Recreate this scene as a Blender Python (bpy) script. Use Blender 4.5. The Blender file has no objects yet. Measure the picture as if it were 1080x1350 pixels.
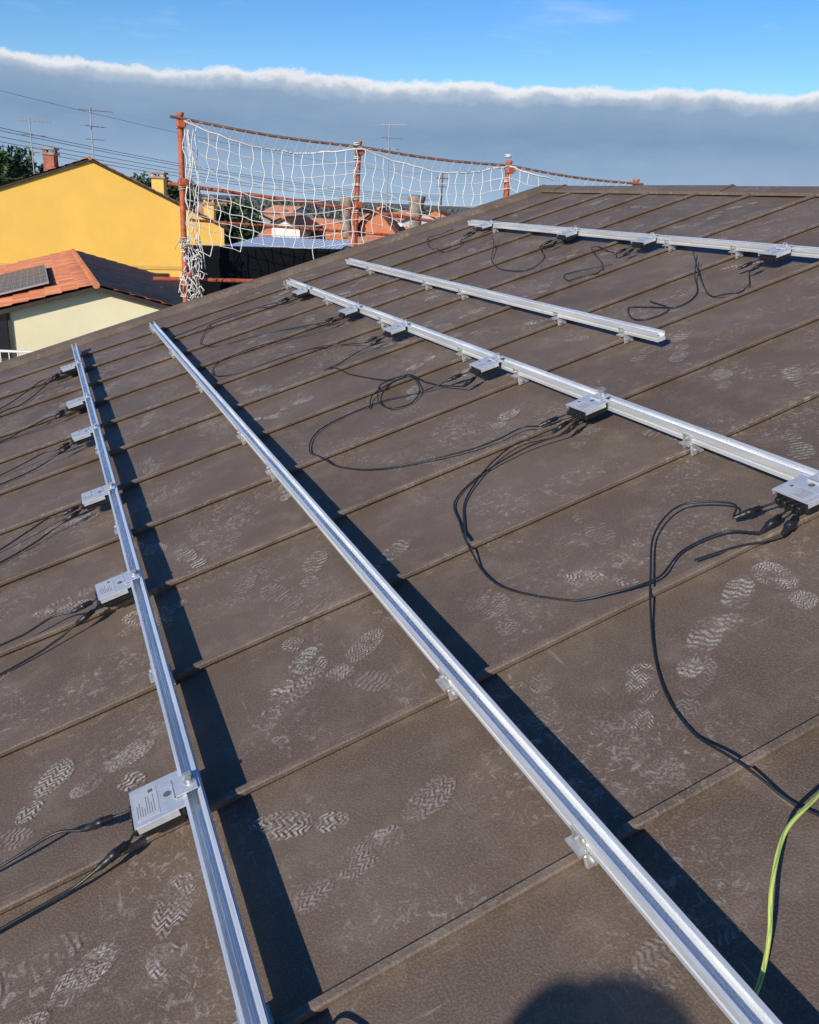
import bpy, math, random
from mathutils import Vector, Matrix, noise
random.seed(7)
V=Vector
# ------------------------------------------------------------------ frames
PITCH=math.radians(18.05)
s,c=math.sin(PITCH),math.cos(PITCH)
D1=V((0,1,0)); D2=V((c,0,s)); N=V((-s,0,c))
def RP(a,b,n=0.0): return D1*a+D2*b+N*n          # metres along rails, up the slope, above the sheet
CAM=V((-0.4028,0,1.236))
AZ=0.4084
HR=V((math.cos(AZ),-math.sin(AZ),0)); HF=V((math.sin(AZ),math.cos(AZ),0)); UP=V((0,0,1))
def W(r,f,z): return V((CAM.x,CAM.y,CAM.z))+HR*r+HF*f+UP*z
GZ=-6.2
coll=bpy.context.collection
# ------------------------------------------------------------------ mesh builder
class MB:
    def __init__(s): s.v=[];s.f=[];s.m=[];s.sm=[];s.uv={}
    def add(s,vs,fs,mat=0,smooth=False,uvs=None):
        o=len(s.v); s.v+= [tuple(p) for p in vs]
        for i,f in enumerate(fs):
            if uvs: s.uv[len(s.f)]=uvs[i]
            s.f.append(tuple(o+k for k in f)); s.m.append(mat); s.sm.append(smooth)
    def box(s,cen,dims,ax=(V((1,0,0)),V((0,1,0)),V((0,0,1))),mat=0,bev=0.0,taper=1.0):
        X,Y,Z=ax; dx,dy,dz=[d/2 for d in dims]
        if bev<=0:
            vs=[cen+X*(i*dx*(taper if k>0 else 1))+Y*(j*dy*(taper if k>0 else 1))+Z*(k*dz) for i in(-1,1) for j in(-1,1) for k in(-1,1)]
            s.add(vs,[(0,1,3,2),(4,6,7,5),(0,4,5,1),(2,3,7,6),(0,2,6,4),(1,5,7,3)],mat)
        else:
            def ring(ins,z):
                a,b2=dx-ins,dy-ins; k=bev
                return [cen+X*x+Y*y+Z*z for x,y in [(-a+k,-b2),(a-k,-b2),(a,-b2+k),(a,b2-k),(a-k,b2),(-a+k,b2),(-a,b2-k),(-a,-b2+k)]]
            rs=[ring(bev*.7,-dz),ring(0,-dz+bev),ring(0,dz-bev),ring(bev*.7,dz)]
            vs=sum(rs,[]); fs=[]
            for r in range(3):
                for i in range(8):
                    j=(i+1)%8; fs.append((r*8+i,r*8+j,r*8+8+j,r*8+8+i))
            fs.append(tuple(reversed(range(8)))); fs.append(tuple(range(24,32)))
            s.add(vs,fs,mat)
    def tube(s,pts,r,sides=8,mat=0,cap=True,smooth=True):
        pts=[V(p) for p in pts]; n=len(pts)
        if n<2: return
        rr=r if isinstance(r,(list,tuple)) else [r]*n
        t0=(pts[1]-pts[0]).normalized()
        ref=V((0,0,1)) if abs(t0.z)<.9 else V((1,0,0))
        nx=t0.cross(ref).normalized(); vs=[]
        for i,p in enumerate(pts):
            t=(pts[min(i+1,n-1)]-pts[max(i-1,0)])
            if t.length<1e-9: t=t0
            t.normalize(); nx=(nx-t*nx.dot(t))
            if nx.length<1e-6: nx=t.orthogonal()
            nx.normalize(); ny=t.cross(nx)
            for k in range(sides):
                an=2*math.pi*k/sides; vs.append(p+(nx*math.cos(an)+ny*math.sin(an))*rr[i])
        fs=[]
        for i in range(n-1):
            for k in range(sides):
                k2=(k+1)%sides; fs.append((i*sides+k,i*sides+k2,(i+1)*sides+k2,(i+1)*sides+k))
        s.add(vs,fs,mat,smooth)
        if cap: s.add(vs[:sides],[tuple(reversed(range(sides)))],mat); s.add(vs[-sides:],[tuple(range(sides))],mat)
    def prism(s,prof,p0,p1,ax,mat=0,cap=True,smooth=False):
        n=len(prof); vs=[p0+ax[0]*x+ax[1]*y for x,y in prof]+[p1+ax[0]*x+ax[1]*y for x,y in prof]
        s.add(vs,[(i,(i+1)%n,n+(i+1)%n,n+i) for i in range(n)],mat,smooth)
        if cap: s.add(vs[:n],[tuple(reversed(range(n)))],mat); s.add(vs[n:],[tuple(range(n))],mat)
    def quad(s,ps,mat=0,uv=None): s.add(ps,[tuple(range(len(ps)))],mat,False,[uv] if uv else None)
    def obj(s,name,mats,parent=None):
        me=bpy.data.meshes.new(name); me.from_pydata(s.v,[],s.f)
        for m in mats: me.materials.append(m)
        me.polygons.foreach_set("material_index",s.m); me.polygons.foreach_set("use_smooth",s.sm)
        if s.uv:
            ul=me.uv_layers.new(name="UVMap")
            for fi,uvs in s.uv.items():
                for li,uv in zip(me.polygons[fi].loop_indices,uvs): ul.data[li].uv=uv
        me.update()
        o=bpy.data.objects.new(name,me); coll.objects.link(o)
        if parent: o.parent=parent
        return o
def empty(name):
    e=bpy.data.objects.new(name,None); e.empty_display_size=.2; coll.objects.link(e); return e
def crom(pts,sub=8):
    pts=[V(p) for p in pts]; P=[pts[0]*2-pts[1]]+pts+[pts[-1]*2-pts[-2]]; out=[]
    for i in range(1,len(P)-2):
        p0,p1,p2,p3=P[i-1:i+3]
        for k in range(sub):
            t=k/sub
            out.append(.5*((2*p1)+(p2-p0)*t+(2*p0-5*p1+4*p2-p3)*t*t+(3*p1-p0-3*p2+p3)*t**3))
    out.append(pts[-1]); return out
# ------------------------------------------------------------------ materials
def mat(name,col,rough=.6,metal=0.0,nscale=0,namt=.15,bump=0,bscale=50,spec=None):
    m=bpy.data.materials.new(name); m.use_nodes=True; nt=m.node_tree; b=nt.nodes["Principled BSDF"]
    b.inputs["Base Color"].default_value=(*col,1); b.inputs["Roughness"].default_value=rough; b.inputs["Metallic"].default_value=metal
    if spec is not None: b.inputs["Specular IOR Level"].default_value=spec
    tc=nt.nodes.new("ShaderNodeTexCoord")
    if nscale:
        n=nt.nodes.new("ShaderNodeTexNoise"); n.inputs["Scale"].default_value=nscale; n.inputs["Detail"].default_value=4; n.inputs["Roughness"].default_value=.65
        nt.links.new(tc.outputs["Object"],n.inputs["Vector"])
        r=nt.nodes.new("ShaderNodeValToRGB"); r.color_ramp.elements[0].position=.3; r.color_ramp.elements[1].position=.72
        r.color_ramp.elements[0].color=(*[max(0,x*(1-namt)) for x in col],1); r.color_ramp.elements[1].color=(*[min(1,x*(1+namt)) for x in col],1)
        nt.links.new(n.outputs["Fac"],r.inputs[0]); nt.links.new(r.outputs[0],b.inputs["Base Color"])
    if bump:
        n2=nt.nodes.new("ShaderNodeTexNoise"); n2.inputs["Scale"].default_value=bscale; n2.inputs["Detail"].default_value=3
        nt.links.new(tc.outputs["Object"],n2.inputs["Vector"])
        bp=nt.nodes.new("ShaderNodeBump"); bp.inputs["Strength"].default_value=bump; bp.inputs["Distance"].default_value=.01
        nt.links.new(n2.outputs["Fac"],bp.inputs["Height"]); nt.links.new(bp.outputs[0],b.inputs["Normal"])
    return m
class NT:
    def __init__(s,nt): s.nt=nt
    def n(s,t,**k):
        x=s.nt.nodes.new("ShaderNode"+t)
        for a,b in k.items(): setattr(x,a,b)
        return x
    def l(s,a,b): s.nt.links.new(a,b)
    def math(s,op,a,b=None,c_=None,clamp=False):
        x=s.n("Math",operation=op,use_clamp=clamp)
        for i,q in enumerate((a,b,c_)):
            if q is None: continue
            if isinstance(q,(int,float)): x.inputs[i].default_value=q
            else: s.l(q,x.inputs[i])
        return x.outputs[0]
    def noise(s,vec,scale,detail=5,rough=.6,dist=0):
        x=s.n("TexNoise"); x.inputs["Scale"].default_value=scale; x.inputs["Detail"].default_value=detail; x.inputs["Roughness"].default_value=rough; x.inputs["Distortion"].default_value=dist
        s.l(vec,x.inputs["Vector"]); return x.outputs["Fac"]
    def mr(s,v,a,b,c_=0,d=1,smooth=True):
        x=s.n("MapRange"); x.interpolation_type='SMOOTHSTEP' if smooth else 'LINEAR'
        s.l(v,x.inputs["Value"])
        for k,q in zip(("From Min","From Max","To Min","To Max"),(a,b,c_,d)): x.inputs[k].default_value=q
        return x.outputs["Result"]
    def mix(s,f,a,b):
        x=s.n("Mix",data_type='RGBA')
        if isinstance(f,(int,float)): x.inputs[0].default_value=f
        else: s.l(f,x.inputs[0])
        for i,q in ((6,a),(7,b)):
            if isinstance(q,tuple): x.inputs[i].default_value=(*q,1)
            else: s.l(q,x.inputs[i])
        return x.outputs[2]
    def mapping(s,vec,scale=(1,1,1),rot=(0,0,0)):
        x=s.n("Mapping"); x.inputs["Scale"].default_value=scale; x.inputs["Rotation"].default_value=rot; s.l(vec,x.inputs["Vector"]); return x.outputs[0]
def roof_material():
    m=bpy.data.materials.new("brown_painted_metal"); m.use_nodes=True; T=NT(m.node_tree); b=m.node_tree.nodes["Principled BSDF"]
    tc=T.n("TexCoord").outputs["Object"]
    rot=T.mapping(tc,rot=(0,PITCH,0))
    sp=T.n("SeparateXYZ"); T.l(rot,sp.inputs[0])
    pan=T.math('DIVIDE',T.math('ADD',sp.outputs[1],9.34),.575)
    wn=T.n("TexWhiteNoise",noise_dimensions='1D'); T.l(T.math('FLOOR',pan),wn.inputs["W"])
    big=T.noise(rot,1.3,3,.6); med=T.noise(rot,7,4,.65); fine=T.noise(rot,210,1,.6)
    col=T.mix(T.mr(big,.3,.7),(.108,.077,.056),(.152,.112,.084))
    col=T.mix(T.math('MULTIPLY',wn.outputs["Value"],.35),col,(.096,.069,.052))
    col=T.mix(T.math('MULTIPLY',T.mr(med,.45,.75),.42),col,(.225,.176,.138))
    col=T.mix(T.math('MULTIPLY',T.mr(fine,.42,.70),.42),col,(.235,.182,.142))
    sm=T.noise(rot,2.6,2,.5,.6); det=T.noise(rot,38,4,.75,1.2)
    smear=T.math('MULTIPLY',T.mr(sm,.46,.64),T.mr(det,.52,.66))
    st1=T.noise(T.mapping(rot,(6,70,1),(0,0,.6)),1.0,2,.6); st2=T.noise(T.mapping(rot,(80,5,1),(0,0,.35)),1.0,2,.6)
    strk=T.math('MAXIMUM',T.mr(st1,.66,.75),T.mr(st2,.67,.76))
    strk=T.math('MULTIPLY',strk,T.mr(med,.38,.58))
    fac=T.math('ADD',T.math('MULTIPLY',smear,.36),T.math('MULTIPLY',strk,.22),clamp=True)
    col=T.mix(fac,col,(.50,.45,.40))
    fr=T.math('FRACT',pan)
    dd=T.math('MULTIPLY',T.math('MINIMUM',fr,T.math('SUBTRACT',1.0,fr)),.575)
    dirt=T.math('MULTIPLY',T.mr(dd,.012,.036,1,0),T.mr(med,.38,.62))
    col=T.mix(T.math('MULTIPLY',dirt,.26),col,(.24,.185,.14))
    T.l(col,b.inputs["Base Color"])
    T.l(T.mr(med,.3,.7,.50,.66),b.inputs["Roughness"]); b.inputs["Specular IOR Level"].default_value=.22
    bp=T.n("Bump"); bp.inputs["Strength"].default_value=.55; bp.inputs["Distance"].default_value=.0024
    T.l(fine,bp.inputs["Height"])
    T.l(bp.outputs[0],b.inputs["Normal"]); return m
M_roof=roof_material()
def print_material():
    m=bpy.data.materials.new("chalk_boot_dust"); m.use_nodes=True; T=NT(m.node_tree); nt=m.node_tree; b=nt.nodes["Principled BSDF"]; out=nt.nodes["Material Output"]
    b.inputs["Base Color"].default_value=(.52,.47,.42,1); b.inputs["Roughness"].default_value=.9
    uv0=T.n("UVMap").outputs[0]
    tc=T.n("TexCoord").outputs["Object"]
    nz=T.n("TexNoise"); nz.inputs["Scale"].default_value=14; nz.inputs["Detail"].default_value=2; T.l(tc,nz.inputs["Vector"])
    va=T.n("VectorMath",operation='SCALE'); sb=T.n("VectorMath",operation='SUBTRACT'); T.l(nz.outputs["Color"],sb.inputs[0]); sb.inputs[1].default_value=(.5,.5,.5); T.l(sb.outputs[0],va.inputs[0]); va.inputs["Scale"].default_value=.16
    ad=T.n("VectorMath",operation='ADD'); T.l(uv0,ad.inputs[0]); T.l(va.outputs[0],ad.inputs[1])
    sp=T.n("SeparateXYZ"); T.l(ad.outputs[0],sp.inputs[0]); u,v=sp.outputs[0],sp.outputs[1]
    rnd=T.n("NewGeometry").outputs["Random Per Island"]
    def ell(cu,cv,ru,rv):
        a=T.math('POWER',T.math('DIVIDE',T.math('SUBTRACT',u,cu),ru),2.0); b2=T.math('POWER',T.math('DIVIDE',T.math('SUBTRACT',v,cv),rv),2.0)
        return T.mr(T.math('ADD',a,b2),.7,1.0,1,0)
    sole=T.math('MAXIMUM',ell(.52,.66,.40,.29),ell(.5,.20,.30,.16))
    zz=T.math('ABSOLUTE',T.math('SUBTRACT',T.math('FRACT',T.math('MULTIPLY',u,T.math('ADD',2.0,T.math('MULTIPLY',rnd,3.0)))),.5))
    bars=T.math('FRACT',T.math('ADD',T.math('MULTIPLY',v,T.math('ADD',12.0,T.math('MULTIPLY',rnd,9.0))),T.math('MULTIPLY',zz,T.math('MULTIPLY',rnd,3.4))))
    bars=T.math('MULTIPLY',T.mr(bars,.18,.45),T.mr(bars,.75,.98,1,0))
    n1=T.noise(tc,15,4,.7,.6); n2=T.noise(tc,170,2,.7); n3=T.noise(tc,8,2,.6)
    a=T.math('MULTIPLY',sole,T.math('MULTIPLY',bars,T.mr(n1,.38,.60)))
    a=T.math('MULTIPLY',a,T.mr(n2,.32,.56))
    a=T.math('ADD',a,T.math('MULTIPLY',sole,T.math('MULTIPLY',T.mr(n3,.45,.7),T.math('MULTIPLY',T.mr(n2,.42,.7),.5))))
    a=T.math('MULTIPLY',a,T.math('ADD',.24,T.math('MULTIPLY',T.math('FRACT',T.math('MULTIPLY',rnd,17.3)),.60)),clamp=True)
    tr=T.n("BsdfTransparent"); mx=T.n("MixShader"); T.l(a,mx.inputs[0]); T.l(tr.outputs[0],mx.inputs[1]); T.l(b.outputs[0],mx.inputs[2]); T.l(mx.outputs[0],out.inputs[0])
    return m
M_print=print_material()
def alu_material():
    m=bpy.data.materials.new("mill_aluminium"); m.use_nodes=True; T=NT(m.node_tree); b=m.node_tree.nodes["Principled BSDF"]
    tc=T.n("TexCoord").outputs["Object"]
    br=T.noise(T.mapping(tc,(400,2.0,400)),1,3,.6); bl=T.noise(T.mapping(tc,(30,3,30)),1,4,.65)
    T.l(T.mix(T.mr(bl,.35,.7),(.74,.76,.77),(.95,.95,.94)),b.inputs["Base Color"])
    b.inputs["Metallic"].default_value=.5
    T.l(T.mr(br,.3,.7,.20,.38),b.inputs["Roughness"])
    bp=T.n("Bump"); bp.inputs["Strength"].default_value=.15; bp.inputs["Distance"].default_value=.001; T.l(br,bp.inputs["Height"]); T.l(bp.outputs[0],b.inputs["Normal"])
    return m
M_alu=alu_material()
M_galv=mat("galvanised_steel",(.50,.50,.50),.45,.6,30,.25)
M_plate=mat("zinc_plate",(.66,.67,.69),.38,.5,60,.10)
M_blk=mat("black_plastic",(.012,.012,.013),.38,0,40,.3)
M_cab=mat("black_cable_sheath",(.014,.014,.015),.42,0,60,.35)
M_gy=mat("yellow_green_sheath",(.56,.60,.14),.45,0,20,.12); M_gr=mat("green_stripe",(.22,.40,.10),.45)
M_ink=mat("label_ink",(.10,.10,.11),.7); M_label=mat("label_silver",(.54,.55,.56),.5,.3)
M_rust=mat("red_oxide_steel",(.42,.10,.045),.65,0,25,.45,.3,60)
M_rust2=mat("rusty_tube",(.19,.10,.065),.75,0,20,.5)
M_net=mat("net_cord",(.74,.72,.68),.85,0,30,.15)
M_netd=mat("dirty_cord",(.42,.33,.24),.9,0,40,.4)
M_yel=mat("yellow_render",(.95,.57,.11),.9,0,.6,.06,.2,30)
M_yel2=mat("yellow_trim",(.74,.46,.12),.9,0,2,.1)
M_cream=mat("cream_render",(.86,.77,.50),.9,0,.8,.07,.2,30)
M_white=mat("white_render",(.7,.68,.64),.9,0,1,.08)
M_terra=mat("terracotta_render",(.48,.17,.08),.9,0,1,.15)
M_fascia=mat("dark_fascia",(.05,.035,.028),.6,0,5,.3)
M_glass=mat("window_glass",(.02,.024,.03),.12)
M_shut=mat("shutter_brown",(.08,.045,.03),.6,0,5,.2)
M_conc=mat("weathered_concrete",(.26,.22,.18),.9,0,2.5,.45,.4,20)
M_brick=mat("chimney_brick",(.30,.11,.07),.9,0,6,.4)
M_pv=mat("pv_glass",(.010,.014,.028),.22,0,3,.2,0,0,.3); M_pvf=mat("pv_frame",(.55,.56,.58),.4,.6); M_pvb=mat("pv_black_frame",(.008,.008,.009),.6,0,0,0,0,0,.2)
M_pvd=mat("pv_back_sheet",(.006,.007,.009),.6,0,0,0,0,0,.15)
M_shed=mat("pale_corrugated_sheet",(.66,.70,.74),.5,.0,2,.12)
M_steel=mat("antenna_metal",(.35,.35,.36),.5,.6)
M_wire=mat("power_line",(.04,.04,.045),.6)
M_bark=mat("bark",(.10,.07,.05),.9,0,8,.35)
def leaf_mat(name,a,b_):
    m=bpy.data.materials.new(name); m.use_nodes=True; T=NT(m.node_tree); b=m.node_tree.nodes["Principled BSDF"]
    r=T.n("NewGeometry").outputs["Random Per Island"]; T.l(T.mix(r,a,b_),b.inputs["Base Color"]); b.inputs["Roughness"].default_value=.7; return m
M_leaf=leaf_mat("pine_foliage",(.022,.042,.014),(.07,.105,.035)); M_leaf2=leaf_mat("hedge_foliage",(.03,.05,.015),(.08,.11,.035))
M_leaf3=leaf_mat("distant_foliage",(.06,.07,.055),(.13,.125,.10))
def tile_material(name,a,b_,dark):
    m=bpy.data.materials.new(name); m.use_nodes=True; T=NT(m.node_tree); b=m.node_tree.nodes["Principled BSDF"]
    uv=T.n("UVMap").outputs[0]
    sn=T.n("VectorMath",operation='SNAP'); T.l(uv,sn.inputs[0]); sn.inputs[1].default_value=(.22,.36,1)
    wn=T.n("TexWhiteNoise",noise_dimensions='2D'); T.l(sn.outputs[0],wn.inputs["Vector"])
    col=T.mix(wn.outputs["Value"],a,b_)
    tc=T.n("TexCoord").outputs["Object"]; n=T.noise(tc,1.6,4,.7)
    col=T.mix(T.math('MULTIPLY',T.mr(n,.42,.75),.6),col,dark)
    T.l(col,b.inputs["Base Color"]); b.inputs["Roughness"].default_value=.85; return m
M_tile=tile_material("terracotta_tiles",(.46,.13,.05),(.66,.25,.12),(.26,.11,.07))
M_tile2=tile_material("old_brown_tiles",(.34,.15,.09),(.48,.23,.14),(.14,.08,.06))
# ------------------------------------------------------------------ ROOF
A0,A1=-5.0,8.0; B0,B1=-4.2,4.62
SEAMS=[1.01+.575*k for k in range(-10,12)]
roof=empty("standing_seam_metal_roof")
g=MB(); na=136; nb=70
for i in range(na+1):
    a=A0+(A1-A0)*i/na
    ph=((a-1.01)/.575)%1.0; wgt=math.sin(math.pi*ph)
    for j in range(nb+1):
        b=B0+(B1-B0)*j/nb
        n=wgt*(.0032*noise.noise(V((a*1.1,b*1.4,3)))+.0010*noise.noise(V((a*6,b*5,9))))
        g.v.append(tuple(RP(a,b,n)))
for i in range(na):
    for j in range(nb):
        q=i*(nb+1)+j; g.f.append((q,q+nb+1,q+nb+2,q+1)); g.m.append(0); g.sm.append(True)
g.obj("roof_pans",[M_roof],roof)
g=MB()
# folded seam: the downhill-hand lip overhangs a shallow recess
prof=[(-.020,.0005),(-.003,.0010),(-.0035,.0125),(-.0125,.0135),(-.0135,.0235),(-.010,.0270),(.004,.0275),(.0070,.0235),(.0070,.0040),(.020,.0)]
for a in SEAMS:
    nseg=60; vs=[]
    for j in range(nseg+1):
        b=B0+(B1-B0-.05)*j/nseg; w=.0020*noise.noise(V((a*7,b*3.1,1))); h=1+.07*noise.noise(V((a*5,b*4,5)))
        for x,y in prof: vs.append(RP(a+x+w,b,y*h-.0005))
    m=len(prof); fs=[]
    for j in range(nseg):
        for k in range(m-1): fs.append((j*m+k,(j+1)*m+k,(j+1)*m+k+1,j*m+k+1))
    g.add(vs,fs,0,False)
g.obj("standing_seams",[M_roof],roof)
g=MB(); AX=(D2,D1,N)
g.prism([(-.10,.002),(-.09,.035),(-.02,.055),(.03,.055),(.035,.045),(.035,-.16),(.03,-.16),(.03,-.001)],RP(A1,B0),RP(A1,B1-.02),(D1,N))
x=A0
i=0
while x<A1+.03:
    x2=min(x+1.15,A1+.04); h=.03+(.006 if i%2 else 0)
    Pn=V((s,0,c)); Dd=V((c,0,-s))
    pts=[RP(0,B1-.13,.012),RP(0,B1-.12,h),RP(0,B1,h+.004)+V((0,0,.006)),RP(0,B1,0)+Dd*.14+Pn*h,RP(0,B1,0)+Dd*.15+Pn*.0]
    vs=[p+D1*x for p in pts]+[p+D1*(x2+.03) for p in pts]
    g.add(vs,[(k,k+1,6+k,5+k) for k in range(4)],0)
    for k in range(1,3):
        q=[pts[k]+D1*x,pts[k+1]+D1*x,pts[k+1]+D1*(x+.02),pts[k]+D1*(x+.02)]
        g.box((q[0]+q[1]+q[2]+q[3])/4+UP*.003,((q[1]-q[0]).length,.02,.008),((q[1]-q[0]).normalized(),D1,(q[1]-q[0]).normalized().cross(D1)))
    x=x2; i+=1
g.box(RP(2.735+.29-.05,2.49,.004),(.012,.5,.006),AX)
g.obj("verge_and_ridge_flashing",[M_roof],roof)
g=MB()
top=RP(0,B1,-.002)
Dd=V((c,0,-s))
g.quad([top+D1*A0,top+D1*A1,top+D1*A1+Dd*5,top+D1*A0+Dd*5])
g.obj("rear_slope",[M_roof],roof)
g=MB()
for yy in (A0+.3,A1-.25):
    xl=RP(0,B0+.4).x; xr=(top+Dd*4.6).x
    g.add([V((xl,yy,CAM.z+GZ)),V((xr,yy,CAM.z+GZ)),V((xr,yy,(top+Dd*4.6).z-.12)),V((top.x,yy,top.z-.12)),V((xl,yy,RP(0,B0+.4).z-.12))],[(0,1,2,3,4)])
for xx,zz in ((RP(0,B0+.4).x,RP(0,B0+.4).z),((top+Dd*4.6).x,(top+Dd*4.6).z)):
    g.quad([V((xx,A0+.3,CAM.z+GZ)),V((xx,A1-.25,CAM.z+GZ)),V((xx,A1-.25,zz-.12)),V((xx,A0+.3,zz-.12))])
g.obj("house_walls",[M_white],roof)
g=MB(); placed=[]
def sheet_print(a,b,ang,L=.27,Wd=.105):
    ca,sa=math.cos(ang),math.sin(ang)
    ph=((a-1.01)/.575)%1.0; a=a-ph*.575+.575*min(.72,max(.28,ph))
    ps=[]
    for x,y in ((-Wd/2,-L/2),(Wd/2,-L/2),(Wd/2,L/2),(-Wd/2,L/2)):
        aa=a+ca*y+sa*x*1; bb=b+sa*y-ca*x
        ph2=math.floor((a-1.01)/.575)*.575+1.01
        aa=min(max(aa,ph2+.025),ph2+.55)
        ps.append(RP(aa,bb,.0048+random.random()*.0006))
    g.quad(ps,0,[(0,0),(1,0),(1,1),(0,1)])
for _ in range(260):
    a=random.uniform(.3,7.6); b=random.uniform(-1.6,4.3)
    ang=random.uniform(0,6.28)
    if any((a-p[0])**2+(b-p[1])**2<.014 for p in placed): continue
    placed.append((a,b)); sheet_print(a,b,ang,random.uniform(.22,.29),random.uniform(.095,.12))
for a,b,an in [(1.25,.05,1.3),(1.30,.22,1.2),(1.95,.15,.9),(1.9,-.35,1.2),(1.3,.78,.7),(1.25,.88,.9),(2.5,.12,.4),(1.85,1.95,.2),(2.35,2.25,.5),(1.35,1.45,1.0),(1.85,.1,1.1),(3.0,.2,.3),(3.1,2.3,1.2),(3.1,2.15,1.1),(1.45,1.15,.9),(1.35,.98,1.0),(1.3,-.5,1.1),(2.45,.35,.5),(1.9,.3,1.0)]:
    sheet_print(a,b,an)
g.obj("dusty_boot_prints",[M_print])
# ------------------------------------------------------------------ RAILS
RAILS={'A':(-.180,-.9,7.55),'B':(.455,-.9,7.38),'C':(1.630,-.6,7.28),'D':(2.195,3.05,7.32),'E':(3.350,1.6,7.22)}
BR={'A':[0,2,4,6,8,10],'B':[0,1,4,5,7,9,11],'C':[2,4,5,7,9,11],'D':[4,5,7,8,10],'E':[3,5,6,8,10]}
z0,z1=.048,.088; w=.020
rp=[(-w,0),(w,0),(w,.012),(w-.003,.014),(w-.003,.020),(w,.022),(w,.040),(.0125,.040),(.0125,.037),(.0170,.036),(.0170,.020),(.006,.020),(.005,.0175),(-.005,.0175),(-.006,.020),(-.0170,.020),(-.0170,.036),(-.0125,.037),(-.0125,.040),(-w,.040),(-w,.022),(-w+.003,.020),(-w+.003,.014),(-w,.012)]
def bracket(mb,a,b):
    mb.box(RP(a-.0195,b-.004,.021),(.05,.010,.034),AX,1,.002)
    mb.box(RP(a+.0135,b-.004,.021),(.05,.011,.034),AX,1,.002)
    mb.tube([RP(a-.034,b-.015,.022),RP(a-.024,b-.015,.022)],.006,6,1)
    mb.box(RP(a,b-.008,.0425),(.062,.048,.005),AX,1)
    mb.box(RP(a,b-.0228,.060),(.004,.038,.030),AX,1)
    mb.tube([RP(a,b-.025,.062),RP(a,b-.032,.062)],.006,6,1)
for k,(b,a0,a1) in RAILS.items():
    mb=MB(); par=empty("aluminium_mounting_rail")
    mb.prism(rp,RP(a0,b,z0),RP(a1,b,z0),(D2,N),0)
    mb.obj("channel_profile",[M_alu,M_galv],par)
    mb=MB()
    for q in BR[k]: bracket(mb,1.01+.575*q,b)
    mb.obj("seam_clamps",[M_alu,M_galv],par)
    if k=='B':
        mb=MB(); mb.box(RP(.30,b,z0-.004),(.036,.16,.005),AX,0); mb.tube([RP(.34,b,z1-.024),RP(.34,b,z1-.012)],.007,6); mb.obj("splice_plate",[M_galv],par)
# ------------------------------------------------------------------ POWER OPTIMISERS
def mc4(mb,p,d,up):
    d=d.normalized()
    L=[(0,.0042),(.006,.0048),(.008,.0085),(.030,.0090),(.031,.0102),(.046,.0102),(.047,.0088),(.066,.0084),(.074,.0072),(.084,.0040)]
    mb.tube([p+d*x for x,_ in L],[r for _,r in L],8,0)
    mb.box(p+d*.040,(.022,.024,.008),(d,d.cross(up).normalized(),up),0)
TIPLEN=.084
def optimizer(a,b,rot=0.0,use=(0,1,2,3)):
    par=empty("power_optimizer")
    ca,sa=math.cos(rot),math.sin(rot)
    U=D2*ca+D1*sa; Vv=D1*ca-D2*sa; ax=(U,Vv,N)
    cen=RP(a,b-.072,0)
    mb=MB()
    mb.box(cen+N*.064-U*.004,(.098,.112,.038),ax,0,.006)
    for k in (-.036,-.012,.014,.038):
        mb.box(cen+N*.060-U*.058+Vv*k,(.022,.017,.018),ax,0,.003)
    mb.obj("black_housing",[M_blk],par)
    mb=MB()
    mb.box(cen+N*.0855,(.118,.124,.003),ax,0)
    mb.box(cen+N*.078+Vv*.0625-U*.01,(.09,.0025,.016),ax,0)
    mb.box(cen+N*.078-Vv*.0625-U*.01,(.09,.0025,.016),ax,0)
    mb.box(cen+N*.0915+U*.060,(.052,.060,.003),ax,0)
    mb.box(cen+N*.0885+U*.036,(.003,.060,.009),ax,0)
    mb.tube([cen+N*.093+U*.072,cen+N*.101+U*.072],.008,6,1)
    mb.tube([cen+N*.093+U*.072,cen+N*.0945+U*.072],.013,12,1)
    mb.box(cen+N*.099+U*.072+Vv*.014,(.018,.010,.012),ax,1)
    mb.tube([cen+N*.0872+U*.020,cen+N*.0876+U*.020],.009,14,2)
    mb.obj("mounting_plate",[M_plate,M_galv,M_ink],par)
    mb=MB()
    mb.box(cen+N*.0874-U*.026,(.050,.094,.0006),ax,0)
    for k in range(8):
        ln=random.uniform(.3,.8); mb.box(cen+N*.0879-U*(.047-.0052*k)-Vv*(.040-.044*ln),(.0010,.076*ln,.0003),ax,1)
    mb.box(cen+N*.0879-U*.014+Vv*.036,(.010,.010,.0003),ax,1)
    mb.obj("rating_label",[M_label,M_ink],par)
    mb=MB(); tips={}
    for i,k in enumerate((-.036,-.012,.014,.038)):
        if i not in use: tips[i]=None; continue
        p=cen+N*.060-U*.069+Vv*k
        sp=(i-1.5)*.016
        q=p-U*(.012+.022*(i%2))+Vv*sp*.5-N*.006
        mb.tube(crom([p,p.lerp(q,.5)-N*.001,q],4),.0032,6,0)
        dr=(-U+Vv*((i-1.5)*.22+random.uniform(-.08,.08))-N*.16)
        mc4(mb,q,dr,N); tips[i]=q+dr.normalized()*TIPLEN
    mb.obj("connectors",[M_cab],par)
    return tips
TA=[optimizer(a,RAILS['A'][0],r,(0,2) if i else (0,3)) for i,(a,r) in enumerate(zip((1.60,2.74,3.71,4.76,5.53,6.70),(.0,.03,-.02,.02,0,.03)))]
TC=[optimizer(a,RAILS['C'][0],r,u) for a,r,u in zip((1.61,2.66,3.50,4.63,5.46,6.63),(0,.03,-.03,0,.02,0),((0,1,3),(0,1,3),(0,3),(1,3),(1,3),(1,3)))]
TE=[optimizer(a,RAILS['E'][0],r,(1,3)) for a,r in zip((3.52,4.61,5.49,6.79),(0,.03,-.03,0))]
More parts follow.
